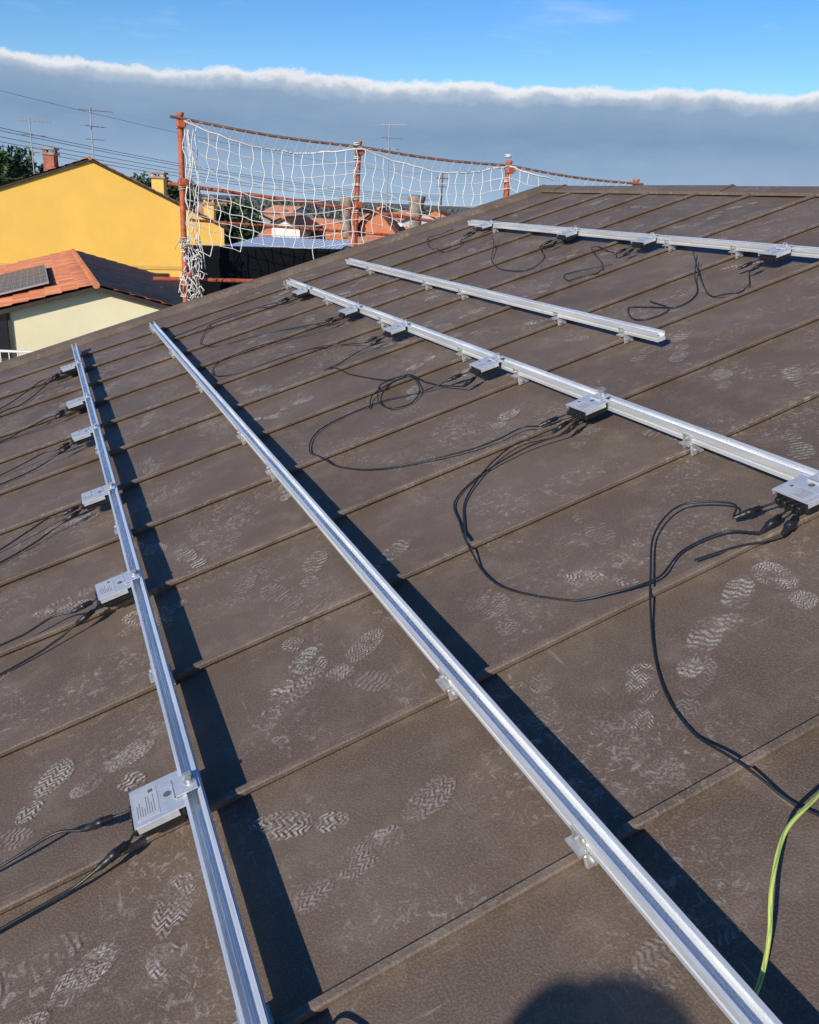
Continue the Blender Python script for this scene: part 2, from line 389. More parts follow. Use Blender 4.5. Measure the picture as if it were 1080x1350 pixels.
# ------------------------------------------------------------------ CABLES
def cable(pts,r=.0030,start=None,end=None,name="solar_cable",mats=None):
    P=[RP(p[0],p[1],max(r+.0045,(p[2] if len(p)>2 else .010)*1.0)) for p in pts]
    P2=([start] if start is not None else [])+P+([end] if end is not None else [])
    Q=crom(P2,10)
    out=[]
    for p in Q:
        n=p.dot(N); a=p.dot(D1); ph=abs(((a-1.01+.2875)%.575)-.2875)
        need=.0045+r
        if ph<.13:
            t=1-ph/.13; need=.0045+r+.025*(t*t*(3-2*t))**.7
        if n<need: p=p+N*(need-n)
        out.append(p)
    mb=MB(); mb.tube(out,r,8,0); return mb.obj(name,mats or [M_cab])
cable([(1.74,1.42,.05),(1.845,1.33,.045),(1.80,1.20,.03),(1.65,1.07,.025),(1.42,.90),(1.25,.81),(1.10,.78),(.96,.79),(.84,.82),(.55,.93)],start=TC[0][3])
cable([(1.665,1.32,.03),(1.68,1.19,.02),(1.61,1.06,.02),(1.65,.93),(1.73,.84),(1.91,.75),(2.13,.77),(2.33,.83),(2.49,.89),(2.60,1.05),(2.62,1.25,.03)],start=TC[0][1],end=TC[1][0])
cable([(1.58,1.30,.02),(1.61,1.18)],start=TC[0][0])
cable([(2.80,1.33,.03),(2.80,1.17,.02),(2.88,.95,.02),(3.04,.75),(3.32,.64),(3.54,.67),(3.69,.80),(3.73,1.08),(3.66,1.26),(3.60,1.33,.03)],start=TC[1][3],end=TC[2][3])
cable([(2.69,1.27,.02),(2.64,1.12,.02),(2.48,.93),(2.32,.84),(2.17,.78)],start=TC[1][1])
cable([(3.80,1.34),(3.92,1.30),(3.92,1.18),(3.73,1.08,.02),(3.57,1.08,.02),(3.56,1.18),(3.66,1.27,.02),(3.87,1.31),(3.83,1.10),(3.70,1.02)])
cable([(3.62,1.36,.02),(3.82,1.33),(4.06,1.21),(4.44,1.11),(4.52,1.06),(4.60,1.19),(4.64,1.30,.02)],start=TC[2][0],end=TC[3][1])
cable([(4.95,1.30),(5.05,1.04),(5.14,.72),(5.27,.57),(5.52,.63),(5.57,.92),(5.50,1.2)],start=TC[3][3],end=TC[4][1])
cable([(5.80,1.25),(5.95,1.05),(6.05,.75),(6.26,.65),(6.75,.82),(6.80,1.17)],start=TC[4][3],end=TC[5][1])
cable([(6.95,1.2),(7.0,1.0),(6.9,.60),(6.84,.42),(6.95,.25)],start=TC[5][3])
cable([(3.52,3.10,.02),(3.36,2.95,.02),(3.30,2.83),(3.45,2.80),(3.65,2.91,.03),(3.93,3.10,.08),(3.98,3.14,.09)],start=TE[0][1])
cable([(3.93,3.12,.08),(3.75,2.95,.04),(3.56,2.80),(3.48,2.62),(3.64,2.55),(3.72,2.50),(3.54,2.40),(3.46,2.46),(3.50,2.58),(3.7,2.62)])
cable([(4.85,3.2),(5.08,3.19),(4.72,3.02),(4.45,2.82),(4.55,2.69),(4.73,2.75),(4.70,2.87),(4.60,3.02)],start=TE[1][3])
cable([(5.6,3.1),(5.32,2.96),(5.17,2.72),(5.6,2.71),(6.16,3.02,.04),(6.25,3.06,.09)],start=TE[2][1])
cable([(6.8,3.05),(6.62,2.93),(6.69,2.79),(7.30,2.95),(7.5,3.30)],start=TE[3][1])
for T_,offs in ((TA[0],[(3,.03,.03),(0,.0,-.02)]),(TA[1],[(2,.02,-.02),(0,-.01,-.07)]),(TA[2],[(2,.02,-.08),(0,.0,-.12)]),(TA[3],[(2,.02,.0),(0,0,-.06)]),(TA[4],[(2,-.02,-.06),(0,0,.05)]),(TA[5],[(2,0,-.3),(0,-.05,-.45)])):
    for idx,d1_,d2_ in offs:
        p=T_[idx]; a=p.dot(D1); b=p.dot(D2)
        hump=.03 if idx>1 else .012
        cable([(a+d1_,b-.06,hump+.012),(a+d1_*.5+d2_*.4,b-.16,hump),(a+d2_,b-.36,.01),(a+d2_*1.5,b-.8,.01),(a+d2_*1.2-.1,b-1.5,.01)],start=p,r=.0036)
def earth(pts,name="earth_wire"):
    Q=crom([RP(*p) for p in pts],10); mb=MB(); mb.tube(Q,.0036,8,0)
    off=[p+N*.0020+D1*(.0012*math.sin(i*.5)) for i,p in enumerate(Q)]
    mb.tube(off,.0019,6,1); return mb.obj(name,[M_gy,M_gr])
earth([(.88,.98,.02),(.86,.86,.05),(.83,.79,.08),(.80,.70,.09),(.745,.62,.08),(.70,.57,.05),(.665,.52,.03),(.64,.47,.02)])
earth([(.90,-.03,.012),(.925,-.06,.03),(.955,-.09,.03),(.935,-.12,.012)],"earth_wire_offcut")
# ------------------------------------------------------------------ SAFETY NET ON SCAFFOLD POSTS
YN=8.3
posts=[(.84,1.87),(2.48,1.75),(4.10,1.68),(5.68,1.59)]
scaf=empty("edge_protection_scaffold")
g=MB()
for i,(x,z) in enumerate(posts):
    lean=(.0,-.05,-.02,0)[i]
    bot=V((x+lean-.03*(i==0),YN,-1.2)); tp=V((x,YN,z))
    g.tube([bot,bot.lerp(tp,.5),tp],.026,12,0)
    g.tube([tp-UP*.01,tp+UP*.012],.032,12,0)
    for zz in (z-.08,z-.55,z-1.35):
        g.box(V((x,YN-.02,zz)),(.075,.07,.06),mat=0,bev=.008)
        g.tube([V((x+.045,YN-.05,zz)),V((x+.045,YN+.03,zz))],.011,6,0)
    g.box(V((x,YN+.035,z-.35)),(.03,.03,.7),mat=0)
g.obj("posts",[M_rust],scaf)
def toprail(x):
    for (x0,za),(x1,zb) in zip(posts,posts[1:]):
        if x<=x1 or x1==posts[-1][0]:
            t=(x-x0)/(x1-x0); return za+(zb-za)*t-.035-.025*math.sin(math.pi*max(0,min(1,t)))
g=MB()
g.tube([V((x,YN-.03,toprail(x)+.0)) for x in [.75+.1*i for i in range(51)]],.012,8,0)
g.tube([V((.72,YN+.05,1.30)),V((2.0,YN+.05,1.20)),V((3.5,YN+.05,1.06))],.016,8,1)
g.tube([V((.55,YN+.05,.48)),V((2.4,YN+.05,.46))],.02,8,1)
g.tube([V((.9,YN+.05,1.0)),V((2.9,YN+.06,.93))],.012,8,1)
g.obj("guard_tubes",[M_rust2,M_rust],scaf)
net=MB(); cw=.098; ncol=int((5.66-.86)/cw)
def nettop(x):
    for (x0,_),(x1,_) in zip(posts,posts[1:]):
        if x<=x1 or x1==posts[-1][0]:
            t=max(0,min(1,(x-x0)/(x1-x0))); return toprail(x)-.015-.11*math.sin(math.pi*t)*(1.0 if x0<1 else .9 if x0<3 else .55)
def netbot(x): return max(.70+.03*math.sin(x*5),(x)*s/c+.02)
H_=.105
def npt(i,j,jit=True):
    x=.86+cw*i; t=nettop(x); b_=netbot(x); z=t-H_*j
    dx=.022*noise.noise(V((i*.35,j*.4,0)))+ (.011 if (i+j)%2 else -.011)*(1 if j>0 else 0)
    dz=.022*noise.noise(V((i*.3,j*.3,7)))+.006*((i+j)%2)
    dy=.09*noise.noise(V((i*.15,j*.2,4)))
    return V((x+dx,YN-.05+dy,z+dz)),z>=b_
for i in range(ncol+1):
    col=[]
    for j in range(16):
        p,ok=npt(i,j)
        if not ok: break
        col.append(p)
    if len(col)>1:
        net.tube(crom(col,3),.0040,4,0,False)
for j in range(0,16):
    run=[]
    for i in range(ncol+1):
        p,ok=npt(i,j)
        if ok: run.append(p)
        elif len(run)>1: net.tube(crom(run,3),.0038 if j else .008,4,0,False); run=[]
        else: run=[]
    if len(run)>1: net.tube(crom(run,3),.0038 if j else .008,4,0,False)
pts=[]
for i in range(ncol*2):
    x=.86+cw*.5*i; pts.append(V((x,YN-.05,toprail(x) if i%2 else nettop(x))))
net.tube(pts,.003,4,0,False)
for k in range(46):
    x0=.88+random.uniform(-.07,.08); z=random.uniform(.30,.85); p=[V((x0,YN-.06+random.uniform(-.05,.05),z))]
    for q in range(6):
        p.append(p[-1]+V((random.uniform(-.04,.04),random.uniform(-.03,.03),random.uniform(-.09,.05))))
    net.tube(crom(p,3),.0040,4,random.choice([0,0,1]),False)
for zz in (.75,.8,1.25,1.75):
    net.tube([V((.84+.036*math.cos(t*.7),YN+.036*math.sin(t*.7),zz+t*.002)) for t in range(30)],.006,5,1,False)
for k in range(5):
    x0=.90+random.uniform(-.02,.05); p=[V((x0,YN-.06,1.75))]
    while p[-1].z>.6: p.append(p[-1]+V((random.uniform(-.022,.025),random.uniform(-.02,.02),-.09)))
    net.tube(crom(p,3),.0036,4,0,False)
for x in (2.46,4.08):
    for k in range(6):
        z=1.72-k*.12
        if z<x*s/c+.05: break
        net.tube([V((x+.034*math.cos(t*.8),YN+.034*math.sin(t*.8),z+t*.002)) for t in range(16)],.005,4,0,False)
net.obj("safety_net",[M_net,M_netd],scaf)
pn=empty("black_solar_panel_stack"); g=MB()
for k in range(3):
    y=8.62+.045*k
    g.box(V((1.70,y,.30)),(1.66,.035,.93),mat=0,bev=.004)
    if k==0:
        for q in range(11): g.box(V((1.70,y-.0185,-.10+.08*q)),(1.60,.002,.070),mat=1)
g.obj("panel_frames",[M_pvb,M_pvd],pn)
# ------------------------------------------------------------------ BACKGROUND
def tiled_slope(name,p0,e1,L,down,S,mats,par,n):
    mb=MB(); du=.055; nu=int(L/du); rows=int(S/.36); uvs=[]
    for j in range(rows):
        for half in (0,1):
            v_=j*.36+(.352 if half else 0)
            for i in range(nu+1):
                u_=i*du; ph=(u_/.22)*2*math.pi
                h=.030*(.5+.5*math.cos(ph))**.8+(.022*half)
                mb.v.append(tuple(p0+e1*u_+down*v_+n*(h+.02))); uvs.append((u_+.0001,v_-.0001*half+.0001))
    st=nu+1
    for r in range(rows*2-1):
        for i in range(nu):
            q=r*st+i; f=(q,q+st,q+st+1,q+1); mb.uv[len(mb.f)]=[uvs[k] for k in f]; mb.f.append(f); mb.m.append(0); mb.sm.append(True)
    return mb.obj(name,mats,par)
def gable(name,apex,e1,L,hl,hr,pl,pr,wallm,tilem,over=.45,fasc=M_fascia,ground=GZ,wins=[]):
    par=empty(name); e1=e1.normalized(); e2=V((e1.y,-e1.x,0)); gz=CAM.z+ground
    lz=apex.z-math.tan(pl)*hl; rz=apex.z-math.tan(pr)*hr
    mb=MB()
    def P(x,y,z): return V((apex.x,apex.y,0))+e2*x+e1*y+UP*z
    f=[P(-hl,0,gz),P(hr,0,gz),P(hr,0,rz),P(0,0,apex.z),P(-hl,0,lz)]
    b=[P(-hl,L,gz),P(hr,L,gz),P(hr,L,rz),P(0,L,apex.z),P(-hl,L,lz)]
    mb.add(f+b,[(0,1,2,3,4),(9,8,7,6,5),(0,4,9,5),(1,6,7,2)]); mb.obj("walls",[wallm],par)
    for sgn,hw,pt in ((-1,hl,pl),(1,hr,pr)):
        dn=(e2*sgn*math.cos(pt)-UP*math.sin(pt)); nn=(e2*sgn*math.sin(pt)+UP*math.cos(pt)); S=(hw+max(over,.3))/math.cos(pt)
        p0=P(0,-over,apex.z)+nn*.10
        mb=MB(); cc=P(0,L/2,apex.z)+dn*(S/2)+nn*.055
        mb.box(cc,(S,L+2*over,.09),(dn,e1,nn),0); mb.obj("roof_deck_l" if sgn<0 else "roof_deck_r",[fasc],par)
        tiled_slope("tiles_l" if sgn<0 else "tiles_r",p0,e1,L+2*over,dn,S+.06,[tilem],par,nn)
    mb=MB()
    nr=int((L+2*over)/.38)
    for k in range(nr): mb.tube([P(0,-over+.38*k,apex.z+.135),P(0,-over+.38*k+.40,apex.z+.125)],[.085,.070],8,0)
    mb.obj("ridge_tiles",[tilem],par)
    mb=MB()
    for (x,z,w_,h_) in wins:
        ct=P(x,-.01,CAM.z+z); mb.box(ct,(w_,.08,h_),(e2,e1,UP),1); mb.box(ct-e1*.045,(w_-.14,.02,h_-.14),(e2,e1,UP),0)
        mb.box(ct-e1*.06,(.05,.02,h_-.14),(e2,e1,UP),1); mb.box(ct-UP*(h_/2+.05)-e1*.04,(w_+.2,.16,.07),(e2,e1,UP),2)
    if wins: mb.obj("windows",[M_glass,M_shut,M_conc],par)
    return par,P
ye=(HF-HR*.45).normalized()
yh,YP=gable("yellow_house",W(-14.64,40,1.06),ye,12,7.2,5.75,math.radians(19.5),math.radians(24.3),M_yel,M_tile2,over=.10,wins=[(-2.5,-4.2,1.2,1.4),(2.5,-4.3,1.2,1.4)])
mb=MB(); mb.box(YP(-.6,-.03,CAM.z-3.35),(12.3,.02,.16) ,(V((ye.y,-ye.x,0)),ye,UP)); mb.obj("string_course",[M_yel2],yh)
def chimney(name,p,w_,h_,mt,par=None):
    mb=MB(); mb.box(p+UP*(h_*.4),(w_,w_,h_*.8),(HR,HF,UP),0); mb.box(p+UP*(h_*.82),(w_*1.3,w_*1.3,h_*.07),(HR,HF,UP),1)
    for i in(-1,1):
        for j in(-1,1): mb.box(p+HR*(i*w_*.42)+HF*(j*w_*.42)+UP*(h_*.89),(w_*.16,w_*.16,h_*.12),(HR,HF,UP),0)
    mb.box(p+UP*(h_*.975),(w_*1.25,w_*1.25,h_*.06),(HR,HF,UP),1); o=mb.obj(name,[mt,M_conc],par)
chimney("brick_chimney",W(-18.0,44,.25),.52,1.42,M_brick,yh)
chimney("render_chimney",W(-12.25,42,-.45),.55,1.25,M_yel2,yh)
chimney("rear_chimney",W(-10.9,46,-1.8),.5,1.6,M_yel2,yh)
e=(HR*-4.8+HF*11).normalized()
ch,CP=gable("cream_house",W(-7.4,20,-2.2),e,11.5,4.6,4.6,math.radians(14.5),math.radians(15.5),M_cream,M_tile,over=.22,wins=[(-2.35,-3.2,1.0,1.1),(2.2,-3.4,1.0,1.1)])
pt=math.radians(14.5); e2=V((e.y,-e.x,0)); dn=-e2*math.cos(pt)-UP*math.sin(pt); nn=-e2*math.sin(pt)+UP*math.cos(pt)
ap=W(-7.4,20,-2.2); mb=MB()
for i in range(5):
    for j in range(2):
        cc=ap+e*(2.0+i*1.04)+dn*(1.75+j*1.68)+nn*.26
        mb.box(cc,(1.64,1.0,.04),(dn,e,nn),0)
        for u in range(10):
            for v_ in range(6): mb.box(cc+nn*.0215+dn*(-.72+.16*u)+e*(-.40+.16*v_),(.146,.146,.002),(dn,e,nn),1)
mb.obj("roof_solar_array",[M_pvf,M_pv],ch)
ter=empty("terrace_railing"); mb=MB()
P0=W(-9.6,14,-2.62); P1=W(-6.35,14.2,-2.62)
for k in (0,-.45): mb.tube([P0+UP*k,P1+UP*k],.022,8)
for i in range(24):
    p=P0.lerp(P1,i/23); mb.tube([p,p-UP*.48],.011,6)
mb.obj("rails",[M_white],ter)
mb=MB(); mb.box(P0.lerp(P1,.4)+UP*-2.1+HF*1.2,(4.0,2.6,2.9),(HR,HF,UP)); mb.obj("terrace_block",[M_cream],ter)
def longroof(name,r0,r1,f0,f1,zr,ze,wm,tm,depth=6):
    par=empty(name); a=W(r0,f1,zr); L=(r1-r0)
    dn=(W(r0,f0,ze)-a); S=dn.length; dn.normalize(); nn=HR.cross(dn); nn=nn if nn.z>0 else -nn
    tiled_slope("tiles_front",a,HR,L,dn,S,[tm],par,nn)
    mb=MB()
    F_=[W(r0,f0+.5,GZ),W(r1,f0+.5,GZ),W(r1,f0+.5,ze),W(r0,f0+.5,ze)]
    mb.quad(F_); Bk=[W(r0,f1+depth,GZ),W(r1,f1+depth,GZ),W(r1,f1+depth,ze),W(r0,f1+depth,ze)]
    mb.quad(Bk); mb.add([W(r0,f0+.5,GZ),W(r0,f1+depth,GZ),W(r0,f1+depth,ze),W(r0,f1,zr-.02),W(r0,f0+.5,ze)],[(0,1,2,3,4)])
    mb.add([W(r1,f0+.5,GZ),W(r1,f1+depth,GZ),W(r1,f1+depth,ze),W(r1,f1,zr-.02),W(r1,f0+.5,ze)],[(0,1,2,3,4)])
    mb.obj("walls",[wm],par)
    mb=MB(); mb.quad([W(r0,f1,zr),W(r1,f1,zr),W(r1,f1+depth,ze),W(r0,f1+depth,ze)]); mb.obj("rear_roof",[tm],par)
    mb=MB()
    for i in range(int(L/3)):
        mb.box(W(r0+1.5+3*i,f0+.47,ze-1.6),(1.1,.06,1.2),(HR,HF,UP))
    mb.obj("windows",[M_glass],par); return par
longroof("red_roof_farmhouse",-8.2,.6,44,50,-1.25,-1.95,M_cream,M_tile)
longroof("red_roof_barn",-3.4,1.6,38,41,-1.55,-2.0,M_terra,M_tile2)
longroof("distant_farmhouse",-30,-19,120,126,-3.2,-4.2,M_white,M_tile)
longroof("distant_farmhouse",-14,-4,150,157,-2.6,-4.0,M_cream,M_tile)
gable("white_house",W(-6.45,41.5,-1.0),HF,7,.55,.75,math.radians(28),math.radians(28),M_white,M_tile,over=.12,wins=[(0,-2.2,.4,.6)])
gable("terracotta_house",W(-2.35,46,-.45),HF,7,.9,1.2,math.radians(40),math.radians(48),M_terra,M_tile,over=.12)
sh=empty("corrugated_metal_shed"); mb=MB()
nc=150
for i in range(nc):
    x0=-6.9+3.9*i/nc; x1=-6.9+3.9*(i+1)/nc; h0=.012*math.sin(i*1.0); h1=.012*math.sin((i+1)*1.0)
    mb.quad([W(x0,30,-1.72+h0),W(x1,30,-1.72+h1),W(x1,38,-1.60+h1),W(x0,38,-1.60+h0)])
mb.obj("roof_sheet",[M_shed],sh)
mb=MB(); mb.box(W(-4.95,34,-4.0),(3.7,7.7,4.4),(HR,HF,UP)); mb.box(W(-4.95,30.1,-4.4),(2.0,.06,3.4),(HR,HF,UP),1); mb.obj("shed_walls",[M_white,M_shut],sh)
def stack(r,f,zt,zb,wd):
    mb=MB(); b=W(r,f,zb); h=zt-zb
    pr=[(0,wd*.50),(.25,wd*.47),(.62,wd*.45),(.66,wd*.56),(.70,wd*.58),(.88,wd*.66),(.90,wd*.72),(1.0,wd*.72)]
    mb.tube([b+UP*(h*t) for t,_ in pr],[q for _,q in pr],14,0)
    mb.tube([b+UP*(h*1.0),b+UP*(h*1.01)],wd*.5,12,1)
    for k in (.15,.35,.5): mb.tube([b+UP*(h*k),b+UP*(h*(k+.015))],wd*.52,14,0)
    mb.obj("concrete_chimney_stack",[M_conc,M_blk])
stack(-3.85,45,.16,-1.75,.52); stack(-.42,45,.36,-1.55,.62)
def antenna(r,f,z0_,z1_,rot,name="tv_antenna"):
    mb=MB(); b=W(r,f,z0_); t=W(r,f,z1_); mb.tube([b,t],.028,6)
    dv=HR*math.cos(rot)+HF*math.sin(rot); pv=V((-dv.y,dv.x,0))
    for k,(zz,L,n,el) in enumerate(((z1_-.1,1.5,9,.30),(z1_-.75,1.1,5,.5),(z1_-1.3,.8,3,.7))):
        cpt=W(r,f,zz); dd=dv if k%2==0 else (dv+pv*.6).normalized(); mb.tube([cpt-dd*L*.35,cpt+dd*L*.65],.018,5)
        for i in range(n):
            q=cpt+dd*(L*(-.35+i/(n-1))); e_=(UP if k==0 else dd.cross(UP)); l_=el*(1-.4*i/n); mb.tube([q-e_*l_*.5,q+e_*l_*.5],.012,4)
    mb.obj(name,[M_steel])
antenna(-19.7,46,.1,3.05,.2); antenna(-15.2,42,.6,3.35,.5); antenna(-2.1,50,-1.6,4.0,-.3)
for q,(za,zb,dr) in enumerate(((4.9,1.6,0),(4.6,1.4,.4),(4.2,1.2,-.3),(3.7,1.0,.2),(3.4,.8,-.2),(7.6,5.2,0))):
    p0=W(-42+dr,60,za+.8); p1=W(3+dr,170,zb); mb=MB()
    mb.tube([p0.lerp(p1,t/24)-UP*(1.6*4*(t/24)*(1-t/24)) for t in range(25)],.022 if q<5 else .014,4,0,False); mb.obj("power_line",[M_wire])
for (r,f,zt) in ((-42,60,9.0),(3,170,5.6)):
    mb=MB(); mb.tube([W(r,f,GZ),W(r,f,zt)],[.2,.12],8); mb.box(W(r,f,zt-1.0),(2.2,.12,.14),(HR,HF,UP)); mb.box(W(r,f,zt-2.4),(1.8,.12,.14),(HR,HF,UP))
    for k in (-1,-.4,.4,1): mb.tube([W(r+k,f,zt-.95),W(r+k,f,zt-.7)],.06,6)
    mb.obj("utility_pole",[M_bark])
def tree(name,r,f,zt,rad,hh,lm,n=5200,leaf=.16):
    par=empty(name); base=W(r,f,GZ); mb=MB(); H=zt-GZ
    tr=crom([base,base+UP*H*.35+HR*.15,base+UP*H*.62-HR*.1,base+UP*H*.85],5)
    mb.tube(tr,[.26*(1-.75*i/(len(tr)-1)) for i in range(len(tr))],8)
    cl=[]
    for k in range(16):
        an=k*2.4; rr=rad*random.uniform(.35,.85); zz=zt-hh*random.uniform(.25,.85)
        tip=W(r,f,zz)+HR*(math.cos(an)*rr)+HF*(math.sin(an)*rr); st=tr[int(len(tr)*random.uniform(.45,.95))]
        mb.tube([st,st.lerp(tip,.5)+UP*.15,tip],[.09,.06,.02],5)
        cl.append((tip,random.uniform(.28,.5)*rad))
    cl.append((W(r,f,zt-hh*.3),rad*.5)); cl.append((W(r,f,zt-hh*.55),rad*.55))
    mb.obj("trunk_and_limbs",[M_bark],par); mb=MB()
    for k in range(n):
        cpt,cr=random.choice(cl)
        d=V((random.gauss(0,1),random.gauss(0,1),random.gauss(0,.75))).normalized()*cr*random.random()**.35*random.uniform(.8,1.12)
        p=cpt+d
        if p.z>CAM.z+zt: p.z=CAM.z+zt-random.random()*.3
        a=V((random.gauss(0,1),random.gauss(0,1),random.gauss(0,1))).normalized(); b=a.orthogonal().normalized(); l=leaf*random.uniform(.6,1.4)
        mb.add([p-a*l,p+b*l*.5,p+a*l,p-b*l*.5],[(0,1,2,3)])
    mb.obj("foliage",[lm],par)
tree("pine_tree",-32.8,70,2.7,3.0,4.5,M_leaf,9000,.22); tree("pine_tree",-29.6,72,1.6,2.2,3.6,M_leaf,6000,.2)
tree("pine_tree",-18.6,60,1.15,2.1,3.0,M_leaf,6000,.17); tree("pine_tree",-16.2,58,.75,1.5,2.6,M_leaf,4500,.15)
tree("pine_tree",-12.8,62,.15,1.75,3.6,M_leaf,6500,.17)
tree("broadleaf_tree",13.4,50,1.45,1.5,2.6,M_leaf2,4500,.14); tree("broadleaf_tree",16.4,52,1.1,1.3,2.2,M_leaf2,3500,.14)
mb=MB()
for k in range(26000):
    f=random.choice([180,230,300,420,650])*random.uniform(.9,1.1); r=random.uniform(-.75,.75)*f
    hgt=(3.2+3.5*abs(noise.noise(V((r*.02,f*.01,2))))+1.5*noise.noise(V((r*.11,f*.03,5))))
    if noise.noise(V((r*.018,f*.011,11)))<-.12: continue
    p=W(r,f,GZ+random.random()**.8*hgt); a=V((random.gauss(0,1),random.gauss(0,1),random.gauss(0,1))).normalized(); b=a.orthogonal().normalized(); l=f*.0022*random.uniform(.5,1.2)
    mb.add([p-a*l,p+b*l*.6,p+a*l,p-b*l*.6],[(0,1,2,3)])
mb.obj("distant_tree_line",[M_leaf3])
for k in range(16):
    f=random.uniform(90,260); r=random.uniform(-.45,.15)*f
    if -.5<r/f<-.24 and f<130: continue
    wm=random.choice([M_white,M_cream,M_terra]); gable("distant_house",W(r,f,GZ+random.uniform(3.4,5.2)),V((random.uniform(-1,1),1,0)),8,3.5,3.5,math.radians(22),math.radians(22),wm,M_tile2,over=.3,wins=[(-1.5,GZ+1.8,1,1.2),(1.5,GZ+1.8,1,1.2)])
m=bpy.data.materials.new("fields"); m.use_nodes=True; T=NT(m.node_tree); b=m.node_tree.nodes["Principled BSDF"]; tc=T.n("TexCoord").outputs["Object"]
vo=T.n("TexVoronoi"); vo.inputs["Scale"].default_value=.012; T.l(tc,vo.inputs["Vector"])
col=T.mix(T.mr(T.noise(tc,.05,5,.7),.35,.65),(.10,.09,.06),(.17,.145,.10)); col=T.mix(.45,col,T.mix(vo.outputs["Color"],(.07,.09,.04),(.2,.17,.12)))
T.l(col,b.inputs["Base Color"]); b.inputs["Roughness"].default_value=.95
mb=MB(); z=CAM.z+GZ; mb.quad([V((-6000,-6000,z)),V((6000,-6000,z)),V((6000,6000,z)),V((-6000,6000,z))]); mb.obj("ground",[m])
# ------------------------------------------------------------------ unseen figure added behind the camera to cast its operator's head shadow
KB,KA=1.0,.9
def person(foot):
    par=empty("shadow_casting_figure")
    me=bpy.data.meshes.new("body")
    def L(x,y,z): return foot+V((x,y,z))
    sl=math.tan(PITCH)
    pts=[("pel",(0,0,.93),.13),("sp",(0,0,1.12),.12),("ch",(0,0,1.28),.13),("nk",(0,0,1.43),.055),("hd",(0,.01,1.53),.065),
     ("sl",(-.155,0,1.32),.062),("el",(-.20,.02,1.06),.045),("wl",(-.17,.16,.90),.032),("sr",(.155,0,1.32),.062),("er",(.20,.02,1.06),.045),("wr",(.17,.16,.90),.032),
     ("hl",(-.09,0,.86),.095),("kl",(-.12,.05,.47-.12*sl),.065),("al",(-.13,0,.09-.13*sl),.045),("tl",(-.13,.15,.04-.13*sl),.04),
     ("hr",(.09,0,.86),.095),("kr",(.12,.05,.47+.12*sl),.065),("ar",(.13,0,.09+.13*sl),.045),("tr",(.13,.15,.04+.13*sl),.04)]
    ix={p[0]:i for i,p in enumerate(pts)}
    ed=[("pel","sp"),("sp","ch"),("ch","nk"),("nk","hd"),("ch","sl"),("sl","el"),("el","wl"),("ch","sr"),("sr","er"),("er","wr"),("pel","hl"),("hl","kl"),("kl","al"),("al","tl"),("pel","hr"),("hr","kr"),("kr","ar"),("ar","tr")]
    me.from_pydata([L(*p[1]) for p in pts],[(ix[a],ix[b]) for a,b in ed],[]); o=bpy.data.objects.new("body",me); coll.objects.link(o); o.parent=par
    me.materials.append(mat("work_clothes",(.03,.04,.07),.9,0,10,.3))
    o.modifiers.new("Skin",'SKIN')
    for i,p in enumerate(pts): me.skin_vertices[0].data[i].radius=(p[2],p[2])
    me.skin_vertices[0].data[0].use_root=True
    sb=o.modifiers.new("Sub",'SUBSURF'); sb.levels=2; sb.render_levels=2
    skin=mat("skin",(.45,.28,.2),.6,0,10,.1); mb=MB()
    def ell(cc,rx,ry,rz,mt,nn=14):
        vs=[];fs=[]
        for i in range(nn+1):
            th=math.pi*i/nn
            for k in range(nn*2):
                ph=math.pi*k/nn; vs.append(cc+V((rx*math.sin(th)*math.cos(ph),ry*math.sin(th)*math.sin(ph),rz*math.cos(th))))
        for i in range(nn):
            for k in range(nn*2): q=i*nn*2; k2=(k+1)%(nn*2); fs.append((q+k,q+k2,q+nn*2+k2,q+nn*2+k))
        mb.add(vs,fs,mt,True)
    ell(L(0,.03,1.62),.08,.098,.125,0); ell(L(0,.13,1.60),.014,.022,.022,0); ell(L(-.082,0,1.61),.012,.02,.03,0); ell(L(.082,0,1.61),.012,.02,.03,0)
    for sx in(-.03,.03): ell(L(sx,.118,1.635),.013,.01,.009,2)
    ell(L(0,.12,1.555),.025,.01,.006,3)
    ell(L(0,-.09,1.64),.185,.17,.165,1)      # hood made larger than life to widen the cast head shadow
    for sx in(-1,1):
        pc=L(sx*.17,.19,.86); ell(pc,.022,.04,.05,0)
        for q,(dx,ln) in enumerate(((-.024,.06),(-.008,.07),(.008,.066),(.022,.055))): mb.tube(crom([pc+V((dx,.01,-.03)),pc+V((dx,.02,-.03-ln*.6)),pc+V((dx,.005,-.03-ln))],3),[.009]*7,6,0)
        mb.tube([pc+V((-sx*.02,.03,-.0)),pc+V((-sx*.035,.05,-.04))],.010,6,0)
    mb.obj("head_hands_and_shadow_hood",[skin,mat("shadow_hood",(.06,.06,.07),.95),M_ink,mat("lips",(.35,.12,.1),.6)],par)
    return par
fa,fb=.725-KA*1.6,.225-(.31*1.68+KB*1.6)
person(RP(fa,fb,0))
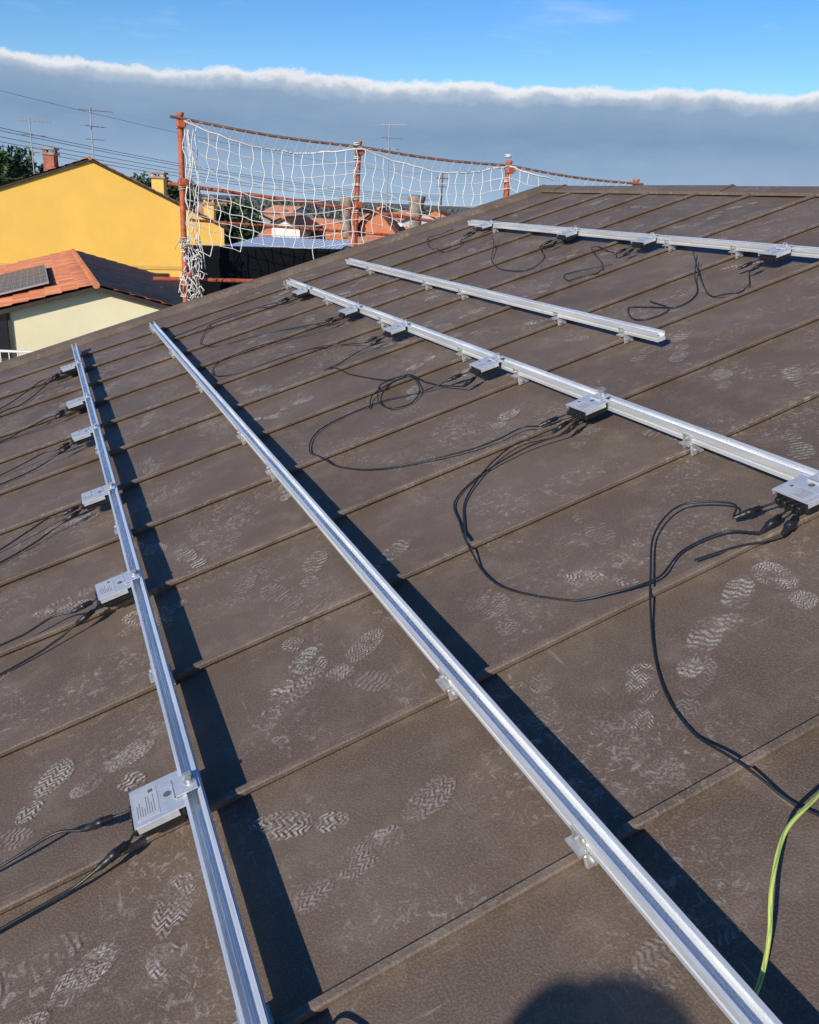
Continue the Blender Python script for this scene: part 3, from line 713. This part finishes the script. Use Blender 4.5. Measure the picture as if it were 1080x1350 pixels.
# ------------------------------------------------------------------ LIGHT, SKY
ld=(D2*KB+D1*KA-N).normalized()
sun=bpy.data.lights.new("sun",'SUN'); sun.energy=5.0; sun.angle=math.radians(.5); sun.color=(1,.93,.81)
so=bpy.data.objects.new("sun",sun); coll.objects.link(so); so.rotation_euler=ld.to_track_quat('-Z','Y').to_euler()
sd=-ld; elev=math.asin(sd.z); azs=math.atan2(sd.x,sd.y)
wd=bpy.data.worlds.new("World"); bpy.context.scene.world=wd; wd.use_nodes=True; T=NT(wd.node_tree); nt=wd.node_tree
bg=nt.nodes["Background"]; out=nt.nodes["World Output"]
sky=T.n("TexSky",sky_type='NISHITA'); sky.sun_disc=False; sky.sun_elevation=elev; sky.sun_rotation=azs; sky.air_density=1.0; sky.dust_density=.2; sky.ozone_density=4.0
hs=T.n("HueSaturation"); hs.inputs["Saturation"].default_value=1.28; hs.inputs["Hue"].default_value=.510; T.l(sky.outputs[0],hs.inputs["Color"])
T.l(hs.outputs[0],bg.inputs[0]); bg.inputs[1].default_value=.14
gen=T.n("TexCoord").outputs["Generated"]; sp=T.n("SeparateXYZ"); T.l(gen,sp.inputs[0])
n1=T.noise(T.mapping(gen,(1,1,3)),3.0,2,.5); n2=T.noise(T.mapping(gen,(1,1,1.4)),30,5,.62); n3=T.noise(T.mapping(gen,(1,1,6)),5,4,.6)
edge=T.math('ADD',T.math('MULTIPLY',T.math('SUBTRACT',n1,.5),.026),T.math('MULTIPLY',T.math('SUBTRACT',n2,.5),.024))
h=T.math('ADD',T.math('ADD',sp.outputs[2],edge),.011)
cr=T.n("ValToRGB"); e_=cr.color_ramp.elements
hh=T.mr(h,-.01,.14,0,1,False); T.l(hh,cr.inputs[0])
cols=[(0,(.47,.60,.75)),(.25,(.34,.48,.66)),(.60,(.21,.33,.51)),(.80,(.27,.39,.56)),(.865,(.48,.56,.68)),(.90,(.84,.86,.89)),(.94,(.96,.96,.96))]
e_[0].position=0; e_[0].color=(*cols[0][1],1); e_[1].position=cols[1][0]; e_[1].color=(*cols[1][1],1)
for p,q in cols[2:]: x=e_.new(p); x.color=(*q,1)
cc=T.mix(T.math('MULTIPLY',T.mr(n3,.35,.7),.22),cr.outputs[0],(.40,.52,.69))
bg2=T.n("Background"); T.l(cc,bg2.inputs[0]); bg2.inputs[1].default_value=.98
fac=T.mr(h,.127,.133,1,0)
wis=T.math('MULTIPLY',T.mr(n3,.55,.78),T.mr(sp.outputs[2],.13,.30,.28,.12))
fac=T.math('MAXIMUM',fac,wis)
mx=T.n("MixShader"); T.l(fac,mx.inputs[0]); T.l(bg.outputs[0],mx.inputs[1]); T.l(bg2.outputs[0],mx.inputs[2]); T.l(mx.outputs[0],out.inputs[0])
# ------------------------------------------------------------------ CAMERA
cam=bpy.data.cameras.new("camera"); cam.sensor_fit='VERTICAL'; cam.sensor_height=36; cam.lens=1130/1350*36; cam.clip_end=12000; cam.clip_start=.02
co=bpy.data.objects.new("camera",cam); coll.objects.link(co)
R_=V((.9233,-.3811,.0473)).normalized(); F_=V((.3737,.8636,-.3383)); F_=(F_-R_*F_.dot(R_)).normalized(); U_=R_.cross(F_)
M=Matrix((R_,U_,-F_)).transposed().to_4x4(); M.translation=CAM; co.matrix_world=M
bpy.context.scene.camera=co
vs=bpy.context.scene.view_settings; vs.view_transform='Standard'; vs.look='None'; vs.exposure=0
